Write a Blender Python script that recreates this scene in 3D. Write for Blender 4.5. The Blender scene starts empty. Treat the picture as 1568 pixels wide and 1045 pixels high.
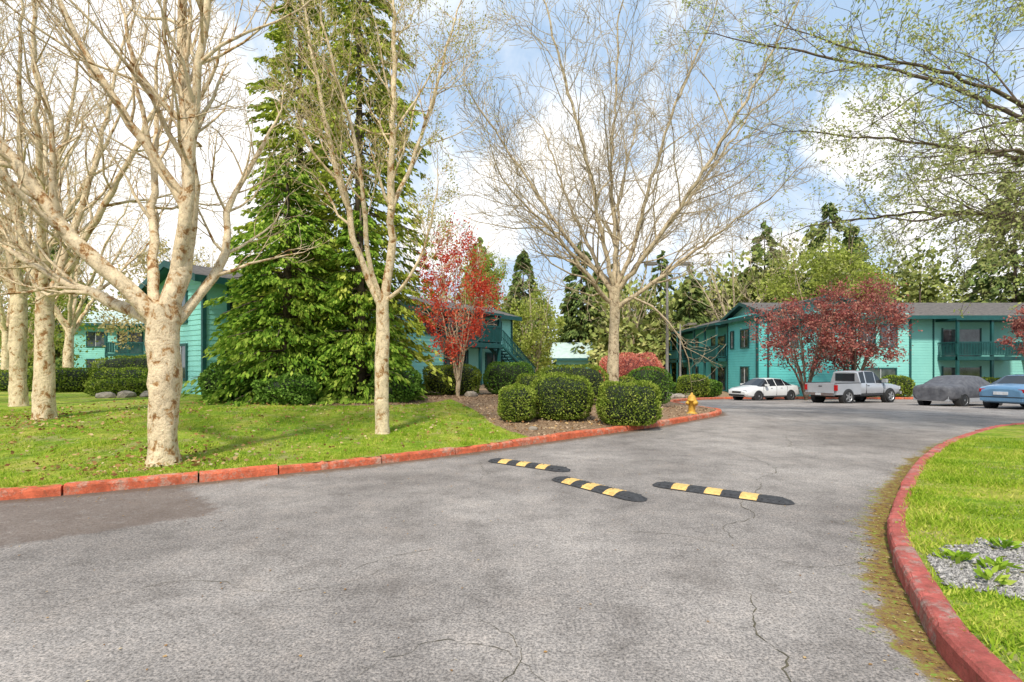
import bpy, math, random, bmesh
import numpy as np
from mathutils import Vector, Matrix
random.seed(7); rng=np.random.default_rng(7)
R=math.radians
# ---------------------------------------------------------------- helpers
def new_mat(name):
    m=bpy.data.materials.new(name); m.use_nodes=True
    nt=m.node_tree; b=nt.nodes['Principled BSDF']; return m,nt,b
def ramp(nt,fac,stops):
    r=nt.nodes.new('ShaderNodeValToRGB'); e=r.color_ramp.elements
    while len(e)<len(stops): e.new(.5)
    for i,(p,c) in enumerate(stops):
        e[i].position=p; e[i].color=(c[0],c[1],c[2],1)
    nt.links.new(fac,r.inputs[0]); return r.outputs[0]
def mix(nt,f,a,b,mode='MIX'):
    m=nt.nodes.new('ShaderNodeMix'); m.data_type='RGBA'; m.blend_type=mode
    for s,v in ((0,f),(6,a),(7,b)):
        if isinstance(v,bpy.types.NodeSocket): nt.links.new(v,m.inputs[s])
        elif s==0: m.inputs[0].default_value=v
        else: m.inputs[s].default_value=(v[0],v[1],v[2],1)
    return m.outputs[2]
def mth(nt,op,a,b=0,c=0,clamp=False):
    m=nt.nodes.new('ShaderNodeMath'); m.operation=op; m.use_clamp=clamp
    for i,v in enumerate((a,b,c)):
        if isinstance(v,bpy.types.NodeSocket): nt.links.new(v,m.inputs[i])
        else: m.inputs[i].default_value=v
    return m.outputs[0]
def noise(nt,scale,detail=4,rough=.5,vec=None,dist=0):
    n=nt.nodes.new('ShaderNodeTexNoise'); n.inputs['Scale'].default_value=scale
    n.inputs['Detail'].default_value=detail; n.inputs['Roughness'].default_value=rough
    n.inputs['Distortion'].default_value=dist
    if vec is None:
        g=nt.nodes.new('ShaderNodeNewGeometry'); vec=g.outputs['Position']
    nt.links.new(vec,n.inputs['Vector']); return n.outputs['Fac']
def bump(nt,b,h,s=.3,d=.02):
    n=nt.nodes.new('ShaderNodeBump'); n.inputs['Strength'].default_value=s; n.inputs['Distance'].default_value=d
    nt.links.new(h,n.inputs['Height']); nt.links.new(n.outputs[0],b.inputs['Normal'])
def simple(name,c1,c2=None,scale=3,rough=.7,bs=0,metal=0,bscale=None):
    m,nt,b=new_mat(name); c2=c2 or tuple(x*.8 for x in c1)
    f=noise(nt,scale,4,.6)
    nt.links.new(ramp(nt,f,[(.35,c2),(.65,c1)]),b.inputs['Base Color'])
    b.inputs['Roughness'].default_value=rough; b.inputs['Metallic'].default_value=metal
    if bs: bump(nt,b,noise(nt,bscale or scale*8,3),bs)
    return m
def leafmat(name,dark,light,tip=None,scale=1.2,trans=.3):
    m,nt,b=new_mat(name)
    g=nt.nodes.new('ShaderNodeNewGeometry')
    f=noise(nt,scale,2,.6,g.outputs['Position'])
    f2=mth(nt,'ADD',mth(nt,'MULTIPLY',g.outputs['Random Per Island'],.45),mth(nt,'MULTIPLY',f,.75))
    st=[(.3,dark),(.62,light)]
    if tip: st.append((.9,tip))
    col=ramp(nt,f2,st)
    nt.nodes.remove(b)
    d=nt.nodes.new('ShaderNodeBsdfDiffuse'); nt.links.new(col,d.inputs[0]); o=nt.nodes['Material Output']
    if trans>0:
        t=nt.nodes.new('ShaderNodeBsdfTranslucent'); nt.links.new(col,t.inputs[0])
        ms=nt.nodes.new('ShaderNodeMixShader'); ms.inputs[0].default_value=trans
        nt.links.new(d.outputs[0],ms.inputs[1]); nt.links.new(t.outputs[0],ms.inputs[2])
        nt.links.new(ms.outputs[0],o.inputs[0])
    else: nt.links.new(d.outputs[0],o.inputs[0])
    return m
COL=bpy.context.scene.collection
def empty(name,loc=(0,0,0),rz=0):
    e=bpy.data.objects.new(name,None); COL.objects.link(e); e.location=loc; e.rotation_euler=(0,0,rz)
    e.empty_display_size=.2; return e
class MB:
    def __init__(s): s.v=[];s.f=[];s.m=[];s.sm=[]
    def face(s,pts,mi=0,sm=False):
        b=len(s.v); s.v.extend([tuple(p) for p in pts]); s.f.append(tuple(range(b,b+len(pts)))); s.m.append(mi); s.sm.append(sm)
    def box(s,x0,x1,y0,y1,z0,z1,mi=0,M=None):
        P=[(x0,y0,z0),(x1,y0,z0),(x1,y1,z0),(x0,y1,z0),(x0,y0,z1),(x1,y0,z1),(x1,y1,z1),(x0,y1,z1)]
        if M is not None: P=[tuple(M@Vector(p)) for p in P]
        b=len(s.v); s.v.extend(P)
        for q in ((0,3,2,1),(4,5,6,7),(0,1,5,4),(1,2,6,5),(2,3,7,6),(3,0,4,7)):
            s.f.append(tuple(b+i for i in q)); s.m.append(mi); s.sm.append(False)
    def tube(s,pts,rad,n=6,mi=0,cap=True,sm=True):
        b=len(s.v); k=len(pts)
        d0=(pts[-1]-pts[0])
        ref=Vector((1,0,0)) if abs(d0.normalized().x)<.8 else Vector((0,1,0))
        for i,p in enumerate(pts):
            d=(pts[min(i+1,k-1)]-pts[max(i-1,0)])
            if d.length<1e-6: d=Vector((0,0,1))
            d.normalize(); u=d.cross(ref); u.normalize(); w=d.cross(u)
            for j in range(n):
                a=6.28318*j/n; q=p+(u*math.cos(a)+w*math.sin(a))*rad[i]; s.v.append((q.x,q.y,q.z))
        for i in range(k-1):
            for j in range(n):
                j2=(j+1)%n
                s.f.append((b+i*n+j,b+i*n+j2,b+(i+1)*n+j2,b+(i+1)*n+j)); s.m.append(mi); s.sm.append(sm)
        if cap:
            s.f.append(tuple(b+j for j in range(n))[::-1]); s.m.append(mi); s.sm.append(False)
            s.f.append(tuple(b+(k-1)*n+j for j in range(n))); s.m.append(mi); s.sm.append(False)
    def obj(s,name,mats,parent=None,bev=0,subs=0):
        me=bpy.data.meshes.new(name); me.from_pydata(s.v,[],s.f)
        for m in mats: me.materials.append(m)
        me.polygons.foreach_set('material_index',s.m); me.polygons.foreach_set('use_smooth',s.sm); me.update()
        o=bpy.data.objects.new(name,me); COL.objects.link(o)
        if parent: o.parent=parent
        if bev:
            md=o.modifiers.new('b','BEVEL'); md.width=bev; md.segments=2; md.limit_method='ANGLE'
        return o
def npmesh(name,V,k,mat,parent=None,smooth=False):
    n=len(V)//k; me=bpy.data.meshes.new(name)
    me.vertices.add(len(V)); me.vertices.foreach_set('co',np.ascontiguousarray(V,dtype=np.float32).ravel())
    me.loops.add(len(V)); me.loops.foreach_set('vertex_index',np.arange(len(V),dtype=np.int32))
    me.polygons.add(n); me.polygons.foreach_set('loop_start',np.arange(0,n*k,k,dtype=np.int32))
    me.materials.append(mat); me.update(calc_edges=True)
    o=bpy.data.objects.new(name,me); COL.objects.link(o)
    if parent: o.parent=parent
    return o
def unit(a): return a/np.maximum(np.linalg.norm(a,axis=1,keepdims=True),1e-9)
def leaves(P,D,size,width=.5,nj=.8):
    n=len(P); D=unit(D+rng.normal(0,nj,(n,3))); Q=unit(np.cross(D,rng.normal(0,1,(n,3))))
    s=(size*rng.uniform(.6,1.4,n))[:,None]
    V=np.stack([P-D*s*.5,P+Q*s*width*.5,P+D*s*.5,P-Q*s*width*.5],1)
    return V.reshape(-1,3)
def grid_obj(name,X,Y,Z,mat,attrs={}):
    r,c=X.shape; V=np.stack([X,Y,Z],-1).reshape(-1,3)
    i=np.arange(r*c).reshape(r,c)
    F=np.stack([i[:-1,:-1],i[:-1,1:],i[1:,1:],i[1:,:-1]],-1).reshape(-1,4)
    me=bpy.data.meshes.new(name); me.vertices.add(len(V)); me.vertices.foreach_set('co',V.astype(np.float32).ravel())
    me.loops.add(F.size); me.loops.foreach_set('vertex_index',F.astype(np.int32).ravel())
    me.polygons.add(len(F)); me.polygons.foreach_set('loop_start',np.arange(0,F.size,4,dtype=np.int32))
    me.polygons.foreach_set('use_smooth',np.ones(len(F),dtype=bool))
    for k,a in attrs.items():
        at=me.attributes.new(k,'FLOAT','POINT'); at.data.foreach_set('value',a.astype(np.float32).ravel())
    me.materials.append(mat); me.update(calc_edges=True)
    o=bpy.data.objects.new(name,me); COL.objects.link(o); return o
def catmull(P,step):
    P=[np.array(p,float) for p in P]; out=[]
    Q=[2*P[0]-P[1]]+P+[2*P[-1]-P[-2]]
    for i in range(1,len(Q)-2):
        p0,p1,p2,p3=Q[i-1:i+3]; n=max(1,int(np.linalg.norm(p2-p1)/step))
        for k in range(n):
            t=k/n; out.append(.5*((2*p1)+(-p0+p2)*t+(2*p0-5*p1+4*p2-p3)*t*t+(-p0+3*p1-3*p2+p3)*t**3))
    out.append(P[-1]); return np.array(out)
def dist_poly(x,y,C):
    x=np.asarray(x,float);y=np.asarray(y,float); d=np.full(x.shape,1e9)
    for a,b in zip(C[:-1],C[1:]):
        ab=b-a; L=ab@ab
        t=np.clip(((x-a[0])*ab[0]+(y-a[1])*ab[1])/L,0,1)
        d=np.minimum(d,np.hypot(x-a[0]-t*ab[0],y-a[1]-t*ab[1]))
    return d
sst=lambda t:(lambda u:u*u*(3-2*u))(np.clip(t,0,1))
# ---------------------------------------------------------------- terrain functions
def roadz(x,y): return -0.033*np.clip(np.asarray(y,float)-18,0,20)
LCp=[(-60,-9),(-30,-.5),(-16,3.4),(-9,5.5),(-6.15,6.27),(-4.57,7.1),(-2.33,8.53),(-.84,9.7),(1.75,12.07),(3.8,13.9),(5.6,15.9),(6.9,17.4),(7.5,19),(7.7,21),(7.9,24),(8.6,28),(10.3,31.5),(13.5,35),(17,36.0),(30,35),(60,33)]
RCp=[(1.75,-8),(1.8,-2),(2.0,1.2),(2.3,2.65),(2.68,3.48),(3.42,4.78),(4.05,5.6),(5.07,6.8),(6.77,8.65),(8.6,10.4),(11.1,12.4),(13.5,13.8),(20,16),(34,18),(60,19)]
LC=catmull(LCp,.25); RC=catmull(RCp,.12)
LCc=catmull(LCp,1.0); RCc=catmull(RCp,.4)
def Hl(x,y):
    d=dist_poly(x,y,LCc); x=np.asarray(x,float)
    return roadz(x,y)+.12+(.42*sst(d/8.))*sst((9-x)/5)+ .033*np.clip(np.asarray(y,float)-18,0,20)*sst((5-x)/6)
def Hr(x,y):
    d=dist_poly(x,y,RCc); return roadz(x,y)+.12+.06*sst(d/3.)
def hl(x,y): return float(Hl(np.array([x]),np.array([y]))[0])
def hr(x,y): return float(Hr(np.array([x]),np.array([y]))[0])
def mulch(x,y):
    fx=np.interp(y,[9,11,12.7,15,18,24,60],[2.5,.4,-.4,-1.0,-2.2,-6,-10])
    a=sst((x-fx)/.5+.5)
    b=sst((1.1-np.hypot((x+6)/3.9,(y-17.6)/2.9))*4)
    return np.maximum(a,b)
# ---------------------------------------------------------------- materials
def mat_asphalt():
    m,nt,b=new_mat('asphalt')
    g=nt.nodes.new('ShaderNodeNewGeometry'); P=g.outputs['Position']
    big=noise(nt,.3,4,.65,P); fine=noise(nt,60,2,.8,P); mid=noise(nt,2.2,7,.75,P); fl=noise(nt,22,3,.8,P)
    col=ramp(nt,big,[(.36,(.205,.185,.17)),(.5,(.275,.25,.23)),(.62,(.345,.315,.29))])
    col=mix(nt,.8,col,ramp(nt,mid,[(.32,(.62,.61,.6)),(.5,(1,1,1)),(.66,(1.22,1.19,1.16))]),'MULTIPLY')
    col=mix(nt,.9,col,ramp(nt,fine,[(.34,(.42,.41,.4)),(.48,(.95,.95,.95)),(.62,(1.5,1.45,1.4))]),'MULTIPLY')
    col=mix(nt,.6,col,ramp(nt,fl,[(.36,(.6,.59,.58)),(.5,(1,1,1)),(.68,(1.35,1.32,1.3))]),'MULTIPLY')
    stn=mth(nt,'MULTIPLY',mth(nt,'SUBTRACT',noise(nt,.8,7,.72,P,.8),.53),6,clamp=True)
    col=mix(nt,mth(nt,'MULTIPLY',stn,.36),col,(.12,.1,.085))
    at=nt.nodes.new('ShaderNodeAttribute'); at.attribute_name='kd'
    at2=nt.nodes.new('ShaderNodeAttribute'); at2.attribute_name='rk'
    dn=noise(nt,6,8,.82,P)
    e=mth(nt,'SUBTRACT',mth(nt,'MULTIPLY',dn,1.15),mth(nt,'MULTIPLY',at.outputs['Fac'],1.5))
    e=mth(nt,'MULTIPLY',mth(nt,'SUBTRACT',e,.12),4,clamp=True)
    col=mix(nt,mth(nt,'MULTIPLY',e,.8),col,(.14,.08,.04))
    # ragged moss and dirt along the right kerb
    rag=mth(nt,'MULTIPLY',mth(nt,'SUBTRACT',noise(nt,1.4,3,.6,P),.5),.9)
    e2=mth(nt,'SUBTRACT',mth(nt,'ADD',mth(nt,'MULTIPLY',dn,1.35),rag),mth(nt,'MULTIPLY',at2.outputs['Fac'],1.7))
    e2=mth(nt,'MULTIPLY',mth(nt,'SUBTRACT',e2,.26),6,clamp=True)
    mc=ramp(nt,noise(nt,12,7,.85,P),[(.38,(.05,.03,.014)),(.47,(.2,.1,.025)),(.54,(.24,.18,.03)),(.62,(.17,.3,.02))])
    col=mix(nt,mth(nt,'MULTIPLY',e2,.9),col,mc)
    pa=nt.nodes.new('ShaderNodeAttribute'); pa.attribute_name='patch'
    pf=mth(nt,'ADD',pa.outputs['Fac'],mth(nt,'MULTIPLY',mth(nt,'SUBTRACT',dn,.5),1.3))
    pf=mth(nt,'MULTIPLY',mth(nt,'MULTIPLY',mth(nt,'SUBTRACT',pf,.32),4.0,clamp=True),.66)
    col=mix(nt,pf,col,mix(nt,fl,(.09,.06,.045),(.2,.15,.12)))
    nt.links.new(col,b.inputs['Base Color']); b.inputs['Roughness'].default_value=.92
    b.inputs['Specular IOR Level'].default_value=.2
    bump(nt,b,fine,.6,.012); return m
def mat_lawn():
    m,nt,b=new_mat('lawn_grass'); g=nt.nodes.new('ShaderNodeNewGeometry'); P=g.outputs['Position']
    a=noise(nt,.9,7,.75,P); f=noise(nt,40,3,.75,P); c=noise(nt,6,5,.7,P)
    col=ramp(nt,a,[(.34,(.13,.25,.015)),(.48,(.28,.41,.03)),(.6,(.48,.48,.08))])
    col=mix(nt,.8,col,ramp(nt,f,[(.3,(.4,.42,.3)),(.5,(1,1,1)),(.7,(1.4,1.35,1.2))]),'MULTIPLY')
    col=mix(nt,.7,col,ramp(nt,c,[(.35,(.55,.57,.55)),(.58,(1.1,1.1,1.1))]),'MULTIPLY')
    dry=mth(nt,'MULTIPLY',mth(nt,'SUBTRACT',noise(nt,1.5,7,.8,P),.51),8,clamp=True)
    col=mix(nt,mth(nt,'MULTIPLY',dry,.75),col,(.42,.33,.17))
    at=nt.nodes.new('ShaderNodeAttribute'); at.attribute_name='mulch'
    mk=mth(nt,'MULTIPLY',mth(nt,'SUBTRACT',mth(nt,'ADD',at.outputs['Fac'],mth(nt,'MULTIPLY',mth(nt,'SUBTRACT',c,.5),.8)),.42),8,clamp=True)
    mcol=ramp(nt,noise(nt,22,5,.8,P),[(.36,(.09,.055,.033)),(.48,(.3,.19,.11)),(.62,(.56,.4,.25))])
    col=mix(nt,mk,col,mcol)
    nt.links.new(col,b.inputs['Base Color']); b.inputs['Roughness'].default_value=.9; b.inputs['Specular IOR Level'].default_value=.15
    bump(nt,b,f,.9,.05); return m
def mat_kerb(name,red,wear,worn):
    m,nt,b=new_mat(name); g=nt.nodes.new('ShaderNodeNewGeometry'); P=g.outputs['Position']
    a=noise(nt,8,9,.82,P); big=noise(nt,1.3,3,.6,P)
    w=mth(nt,'MULTIPLY',mth(nt,'SUBTRACT',mth(nt,'ADD',mth(nt,'MULTIPLY',a,.75),mth(nt,'MULTIPLY',big,.4)),wear),11,clamp=True)
    rc=ramp(nt,noise(nt,5,6,.75,P),[(.35,tuple(x*.55 for x in red)),(.65,red)])
    cc=ramp(nt,noise(nt,30,4,.7,P),[(.35,tuple(x*.55 for x in worn)),(.65,worn)])
    col=mix(nt,mth(nt,'MULTIPLY',w,.8),rc,cc)
    d=mth(nt,'MULTIPLY',mth(nt,'SUBTRACT',noise(nt,14,7,.85,P),.52),9,clamp=True)
    col=mix(nt,mth(nt,'MULTIPLY',d,.6),col,(.13,.085,.05))
    nt.links.new(col,b.inputs['Base Color']); b.inputs['Roughness'].default_value=.85; b.inputs['Specular IOR Level'].default_value=.2
    bump(nt,b,noise(nt,30,6,.8,P),.7,.03); return m
def mat_bark(name,c0,c1,c2,sc=6,lo=.4):
    m,nt,b=new_mat(name); g=nt.nodes.new('ShaderNodeNewGeometry')
    mp=nt.nodes.new('ShaderNodeMapping'); mp.inputs['Scale'].default_value=(1,1,.8); nt.links.new(g.outputs['Position'],mp.inputs[0])
    V=mp.outputs[0]; a=noise(nt,sc,7,.72,V,.5); f=noise(nt,sc*6,4,.78,V)
    col=ramp(nt,a,[(lo,c0),(lo+.05,c1),(lo+.085,tuple(x*.85 for x in c2)),(lo+.12,c2),(lo+.24,tuple(min(1,x*1.2) for x in c2))])
    col=mix(nt,.6,col,ramp(nt,f,[(.34,(.45,.36,.3)),(.5,(1,1,1))]),'MULTIPLY')
    nt.links.new(col,b.inputs['Base Color']); b.inputs['Roughness'].default_value=.85; b.inputs['Specular IOR Level'].default_value=.2
    bump(nt,b,a,1,.06); return m
ASPH=mat_asphalt(); LAWN=mat_lawn()
KL=mat_kerb('red_kerb_paint',(.82,.19,.09),.585,(.66,.48,.36)); KR=mat_kerb('faded_red_kerb_paint',(.64,.16,.13),.60,(.52,.4,.34))
BARK=mat_bark('mottled_bark',(.28,.14,.055),(.56,.33,.14),(.78,.62,.4),7,.37)
BARK2=mat_bark('grey_bark',(.14,.095,.055),(.36,.26,.16),(.58,.47,.31),8,.37)
BARKD=simple('dark_bark',(.16,.115,.075),(.08,.055,.04),8,.9,.5)
TEAL=simple('teal_siding_paint',(.27,.64,.56),(.24,.59,.52),1.2,.6)
TEALS=simple('deep_teal_siding_paint',(.13,.57,.54),(.11,.51,.48),1.2,.6)
TRIM=simple('dark_green_trim',(.01,.09,.085),(.008,.066,.062),3,.5)
ROOF=simple('roof_shingles',(.17,.145,.125),(.075,.066,.058),5,.95,.6)
LROOF=simple('pale_roof',(.5,.6,.55),(.4,.5,.45),2,.8)
def gmat():
    m,nt,b=new_mat('window_glass'); b.inputs['Roughness'].default_value=.06; b.inputs['Specular IOR Level'].default_value=.9
    nt.links.new(ramp(nt,noise(nt,1.5,2),[(.4,(.02,.03,.035)),(.65,(.1,.12,.12))]),b.inputs['Base Color']); return m
GLASS=gmat()
WHITE=simple('white_paint',(.7,.7,.68),(.6,.6,.58),2,.5)
# ---------------------------------------------------------------- ground
big=MB(); big.face([(-700,-700,-1.0),(700,-700,-1.0),(700,900,-1.0),(-700,900,-1.0)])
GR=simple('distant_grass',(.12,.2,.03),(.07,.1,.02),.1,.9); big.obj('ground',[GR])
xs=np.concatenate([np.arange(-62,-12,1.2),np.arange(-12,12,.16),np.arange(12,62.1,.8)])
ys=np.concatenate([np.arange(-20,0,1.),np.arange(0,22,.16),np.arange(22,42.1,.5)])
X,Y=np.meshgrid(xs,ys); kd=np.minimum(dist_poly(X,Y,LCc),5); rk=np.minimum(dist_poly(X,Y,RCc),5)
pt=sst(((Y-5.74)-.81*(X+3.1))/.35+.5)*sst((-3.1-(Y-5.74)*.95-X)/.35+.5)
grid_obj('asphalt_road',X,Y,roadz(X,Y),ASPH,{'kd':kd,'rk':rk,'patch':pt*.6})
def ruled(name,C,Q,H,ts,attr=None):
    D=Q-C; L=np.linalg.norm(D,axis=1,keepdims=True); D=D/L
    T=ts[:,None]; T=np.minimum(T,L[:,0][None,:])
    X=C[:,0][None,:]+T*D[:,0][None,:]; Y=C[:,1][None,:]+T*D[:,1][None,:]
    Z=H(X,Y); A={'mulch':attr(X,Y)} if attr else {'mulch':X*0}
    grid_obj(name,X,Y,Z,LAWN,A); return D
QL=np.stack([np.interp(LC[:,0],[-60,-30,-6,0,5,7.5,8.6,13,60],[-260,-160,-60,-38,-18,-8,2,20,220])+np.linspace(0,3,len(LC)),np.full(len(LC),230.)],1)
ts=np.concatenate([np.arange(0.08,20,.25),np.arange(20,40,1),np.geomspace(40,400,14)])
DL=ruled('lawn',LC,QL,Hl,ts,mulch)
QR=np.stack([np.linspace(40,300,len(RC)),np.linspace(-60,-20,len(RC))],1)
ts=np.concatenate([np.arange(0.08,12,.2),np.geomspace(12,300,14)])
DR=ruled('lawn',RC,QR,Hr,ts,None)
def kerb(name,C,side,mat,seg,w=.17,h=.135):
    mb=MB(); prof=[(0.0,-.05),(0.0,h-.03),(.012,h-.008),(.035,h),(w-.03,h),(w-.008,h-.01),(w,h-.03),(w,-.05)]
    T=np.gradient(C,axis=0); T=T/np.linalg.norm(T,axis=1,keepdims=True); Nn=np.stack([-T[:,1],T[:,0]],1)*side
    al=np.concatenate([[0],np.cumsum(np.hypot(*np.diff(C,axis=0).T))])
    s=0
    while s<al[-1]-.1:
        L=seg*random.uniform(.7,1.25); e=min(s+L-.022,al[-1]); k=max(2,int((e-s)/.09)+1)
        off=random.uniform(-.02,.02); oz=random.uniform(-.016,.008)
        rows=[]
        for q in np.linspace(s,e,k):
            p=np.array([np.interp(q,al,C[:,0]),np.interp(q,al,C[:,1])]); nn=np.array([np.interp(q,al,Nn[:,0]),np.interp(q,al,Nn[:,1])])
            z=float(roadz(0,p[1])); ch=random.uniform(0,.022) if random.random()<.3 else 0
            rows.append([(p[0]+nn[0]*(a+off+(ch if 0<ia<3 else 0)),p[1]+nn[1]*(a+off+(ch if 0<ia<3 else 0)),z+b+oz+random.uniform(-.003,.003)-(ch if ia in (1,2,3) else 0)) for ia,(a,b) in enumerate(prof)])
        b=len(mb.v); m=len(prof)
        for r in rows: mb.v.extend(r)
        for i in range(k-1):
            for j in range(m-1):
                a=b+i*m+j; f=(a,a+1,a+m+1,a+m); mb.f.append(f if side<0 else f[::-1]); mb.m.append(0); mb.sm.append(False)
        mb.f.append(tuple(b+j for j in range(m))); mb.m.append(0); mb.sm.append(False)
        mb.f.append(tuple(b+(k-1)*m+j for j in range(m))[::-1]); mb.m.append(0); mb.sm.append(False)
        s+=L
    return mb.obj(name,[mat])
kerb('red_kerb',LC,1,KL,1.3); kerb('red_kerb',RC,-1,KR,3.0,w=.16,h=.14)
CKM=simple('crack_fill',(.12,.1,.06),(.06,.055,.035),12,.95)
def crack(P,w,n2=0):
    C=catmull([(a,b,0) for a,b in P],.045); mb=MB(); jx=jy=0; prev=None
    for i,c in enumerate(C):
        jx=jx*.75+random.gauss(0,.014); jy=jy*.75+random.gauss(0,.014); t=i/(len(C)-1)
        d=C[min(i+1,len(C)-1)]-C[max(i-1,0)]; L=math.hypot(d[0],d[1])+1e-6; ww=w*random.uniform(.1,1.2)*(1-abs(2*t-1)**3*.8)
        x,y=c[0]+jx,c[1]+jy; z=float(roadz(0,y))+.004
        a=(x-d[1]/L*ww,y+d[0]/L*ww,z); b=(x+d[1]/L*ww,y-d[0]/L*ww,z)
        if prev: mb.face([prev[1],b,a,prev[0]])
        prev=(a,b)
    mb.obj('asphalt_crack',[CKM])
random.seed(3)
for P,w in [([(1.2,2.05),(1.38,2.3),(1.4,2.6),(1.5,2.9),(1.46,3.2),(1.72,3.7)],.0055),([(-.25,2.35),(.0,2.7),(.05,3.0),(-.2,3.3)],.003),([(-.9,2.7),(-.5,3.0),(-.05,2.95),(.3,2.5)],.0028),
            ([(2.05,4.6),(2.1,5.2),(2.6,5.6),(2.75,6.3),(3.4,7.1),(3.5,8.2)],.0045),([(2.0,4.55),(2.4,4.2),(2.9,4.3),(3.3,4.7)],.004),([(-1.3,4.1),(-.9,4.5),(-.6,4.6)],.0035),([(3.3,7.3),(4.2,8.4),(4.1,10.5)],.005),([(-.6,7.2),(-.4,7.9),(-.55,8.9)],.0045),([(-3.2,3.4),(-2.4,3.9),(-1.6,3.7),(-.8,4.3)],.0028),([(2.0,4.6),(1.5,5.0),(.6,5.1)],.003),([(.3,2.5),(.9,2.45),(1.3,2.3)],.0025),([(4.5,10),(5.6,10.6),(6.4,12.2)],.006)]: crack(P,w)
def grassblades(name,C,D,H,mk,n,smin,smax,tmax,hh,mat):
    idx=np.where((C[:,0]>=smin)&(C[:,0]<=smax))[0]
    k=rng.choice(idx,n); t=.17+tmax*rng.random(n)**1.35
    base=C[k]+D[k]*t[:,None]+rng.normal(0,.06,(n,2))
    if mk is not None: base=base[mk(base[:,0],base[:,1])<.3+.2*rng.random(len(base))]
    pn=np.sin(base[:,0]*2.1+np.sin(base[:,1]*1.7)*1.5)*np.sin(base[:,1]*2.6+base[:,0]*.9)
    base=base[rng.random(len(base))<.62+.5*pn]
    dd=dist_poly(base[:,0],base[:,1],C[::2]); base=base[dd>.12]
    n=len(base); z=H(base[:,0],base[:,1])-.01
    pn=.8+.35*np.sin(base[:,0]*4.1+base[:,1]*2.7)*np.sin(base[:,1]*3.6)
    h=hh*rng.uniform(.4,1.3,n)*pn; a=rng.uniform(0,6.28,n); w=.006+.006*rng.random(n); lean=rng.normal(0,.6,(n,2))*h[:,None]
    V=np.zeros((n,3,3)); V[:,0]=np.stack([base[:,0]-np.cos(a)*w,base[:,1]-np.sin(a)*w,z],1)
    V[:,1]=np.stack([base[:,0]+np.cos(a)*w,base[:,1]+np.sin(a)*w,z],1)
    V[:,2]=np.stack([base[:,0]+lean[:,0],base[:,1]+lean[:,1],z+h],1)
    npmesh(name,V.reshape(-1,3),3,mat)
GB=leafmat('grass_blades',(.15,.28,.02),(.36,.49,.04),(.64,.6,.14),1.3,.35)
grassblades('lawn_grass_blades',LC,DL,Hl,mulch,180000,-14,1.5,8,.055,GB)
def gravmask(x,y): return sst((1-np.hypot((x-4.15)/1.3,(y-3.72)/.72)+.12*np.sin(x*9)*np.sin(y*11))*3)
grassblades('lawn_grass_blades',RC,DR,Hr,gravmask,120000,2.2,9.5,4,.055,GB)
n=14000; P=np.stack([rng.uniform(2.8,5.6,n),rng.uniform(2.9,4.6,n)],1)
P=P[(gravmask(P[:,0],P[:,1])>.5*rng.random(n)+.05)&(dist_poly(P[:,0],P[:,1],RC)>.2)]
Zp=Hr(P[:,0],P[:,1]); V=[]
octa=np.array([[1,0,0],[0,1,0],[-1,0,0],[0,-1,0],[0,0,1],[0,0,-1]],float)
tri=[(0,1,4),(1,2,4),(2,3,4),(3,0,4),(1,0,5),(2,1,5),(3,2,5),(0,3,5)]
for (x,y),z in zip(P,Zp):
    s=random.uniform(.008,.026); o=octa*s*rng.uniform(.6,1.3,(6,1)); o[:,2]*=.7
    a=random.uniform(0,6.3); c,sn=math.cos(a),math.sin(a)
    o=np.stack([o[:,0]*c-o[:,1]*sn+x,o[:,0]*sn+o[:,1]*c+y,o[:,2]+z+s*.4],1)
    for t in tri: V.extend(o[list(t)])
m,nt,b=new_mat('gravel_stones')
nt.links.new(ramp(nt,noise(nt,45,3,.7),[(.36,(.07,.065,.06)),(.5,(.25,.235,.22)),(.66,(.58,.54,.49))]),b.inputs['Base Color'])
b.inputs['Roughness'].default_value=.8
npmesh('gravel',np.array(V),3,m)
WD=leafmat('weed_leaves',(.14,.28,.02),(.34,.5,.05),(.5,.6,.1),3,.35)
for wx,wy in ((3.62,3.35),(4.15,3.5),(3.5,3.75),(4.4,3.9),(3.95,4.2),(4.7,3.5),(3.35,3.95),(3.75,3.15),(3.25,3.55),(3.9,3.7)):
    n=random.randint(24,60); a=rng.uniform(0,6.28,n); r=rng.uniform(.01,.11,n)
    P=np.stack([wx+np.cos(a)*r,wy+np.sin(a)*r,hr(wx,wy)+.04+rng.uniform(0,.04,n)],1); D=np.stack([np.cos(a),np.sin(a),a*0+.8],1)
    npmesh('weed_plant',leaves(P,D,.075,.4,.3),4,WD)
# leaf litter
n=3500; k=rng.integers(0,len(LC),n); ok=(LC[k,0]>-9)&(LC[k,0]<7); k=k[ok]
off=-np.abs(rng.normal(0,.3,len(k)))-.01; T=np.gradient(LC,axis=0); T/=np.linalg.norm(T,axis=1,keepdims=True)
P=LC[k]+np.stack([-T[k,1],T[k,0]],1)*off[:,None]; A=np.stack([P[:,0],P[:,1],roadz(0,P[:,1])+.006],1)
k=rng.integers(0,len(RC),6500); k=k[(RC[k,0]<9)]
off=np.abs(rng.normal(0,.13,len(k)))+.01; T=np.gradient(RC,axis=0); T/=np.linalg.norm(T,axis=1,keepdims=True)
P=RC[k]+np.stack([-T[k,1],T[k,0]],1)*off[:,None]; B=np.stack([P[:,0],P[:,1],roadz(0,P[:,1])+.006],1)
Cc=np.stack([rng.uniform(-8,8,900),rng.uniform(2,14,900),np.full(900,.006)],1); Cc=Cc[(np.interp(Cc[:,0],LC[:,0],LC[:,1])>Cc[:,1]+.1)&(np.interp(Cc[:,1],RC[:,1],RC[:,0])>Cc[:,0]+.1)]
A=np.concatenate([A,B,Cc]); a=rng.uniform(0,6.28,len(A)); s=rng.uniform(.004,.015,len(A))
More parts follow.
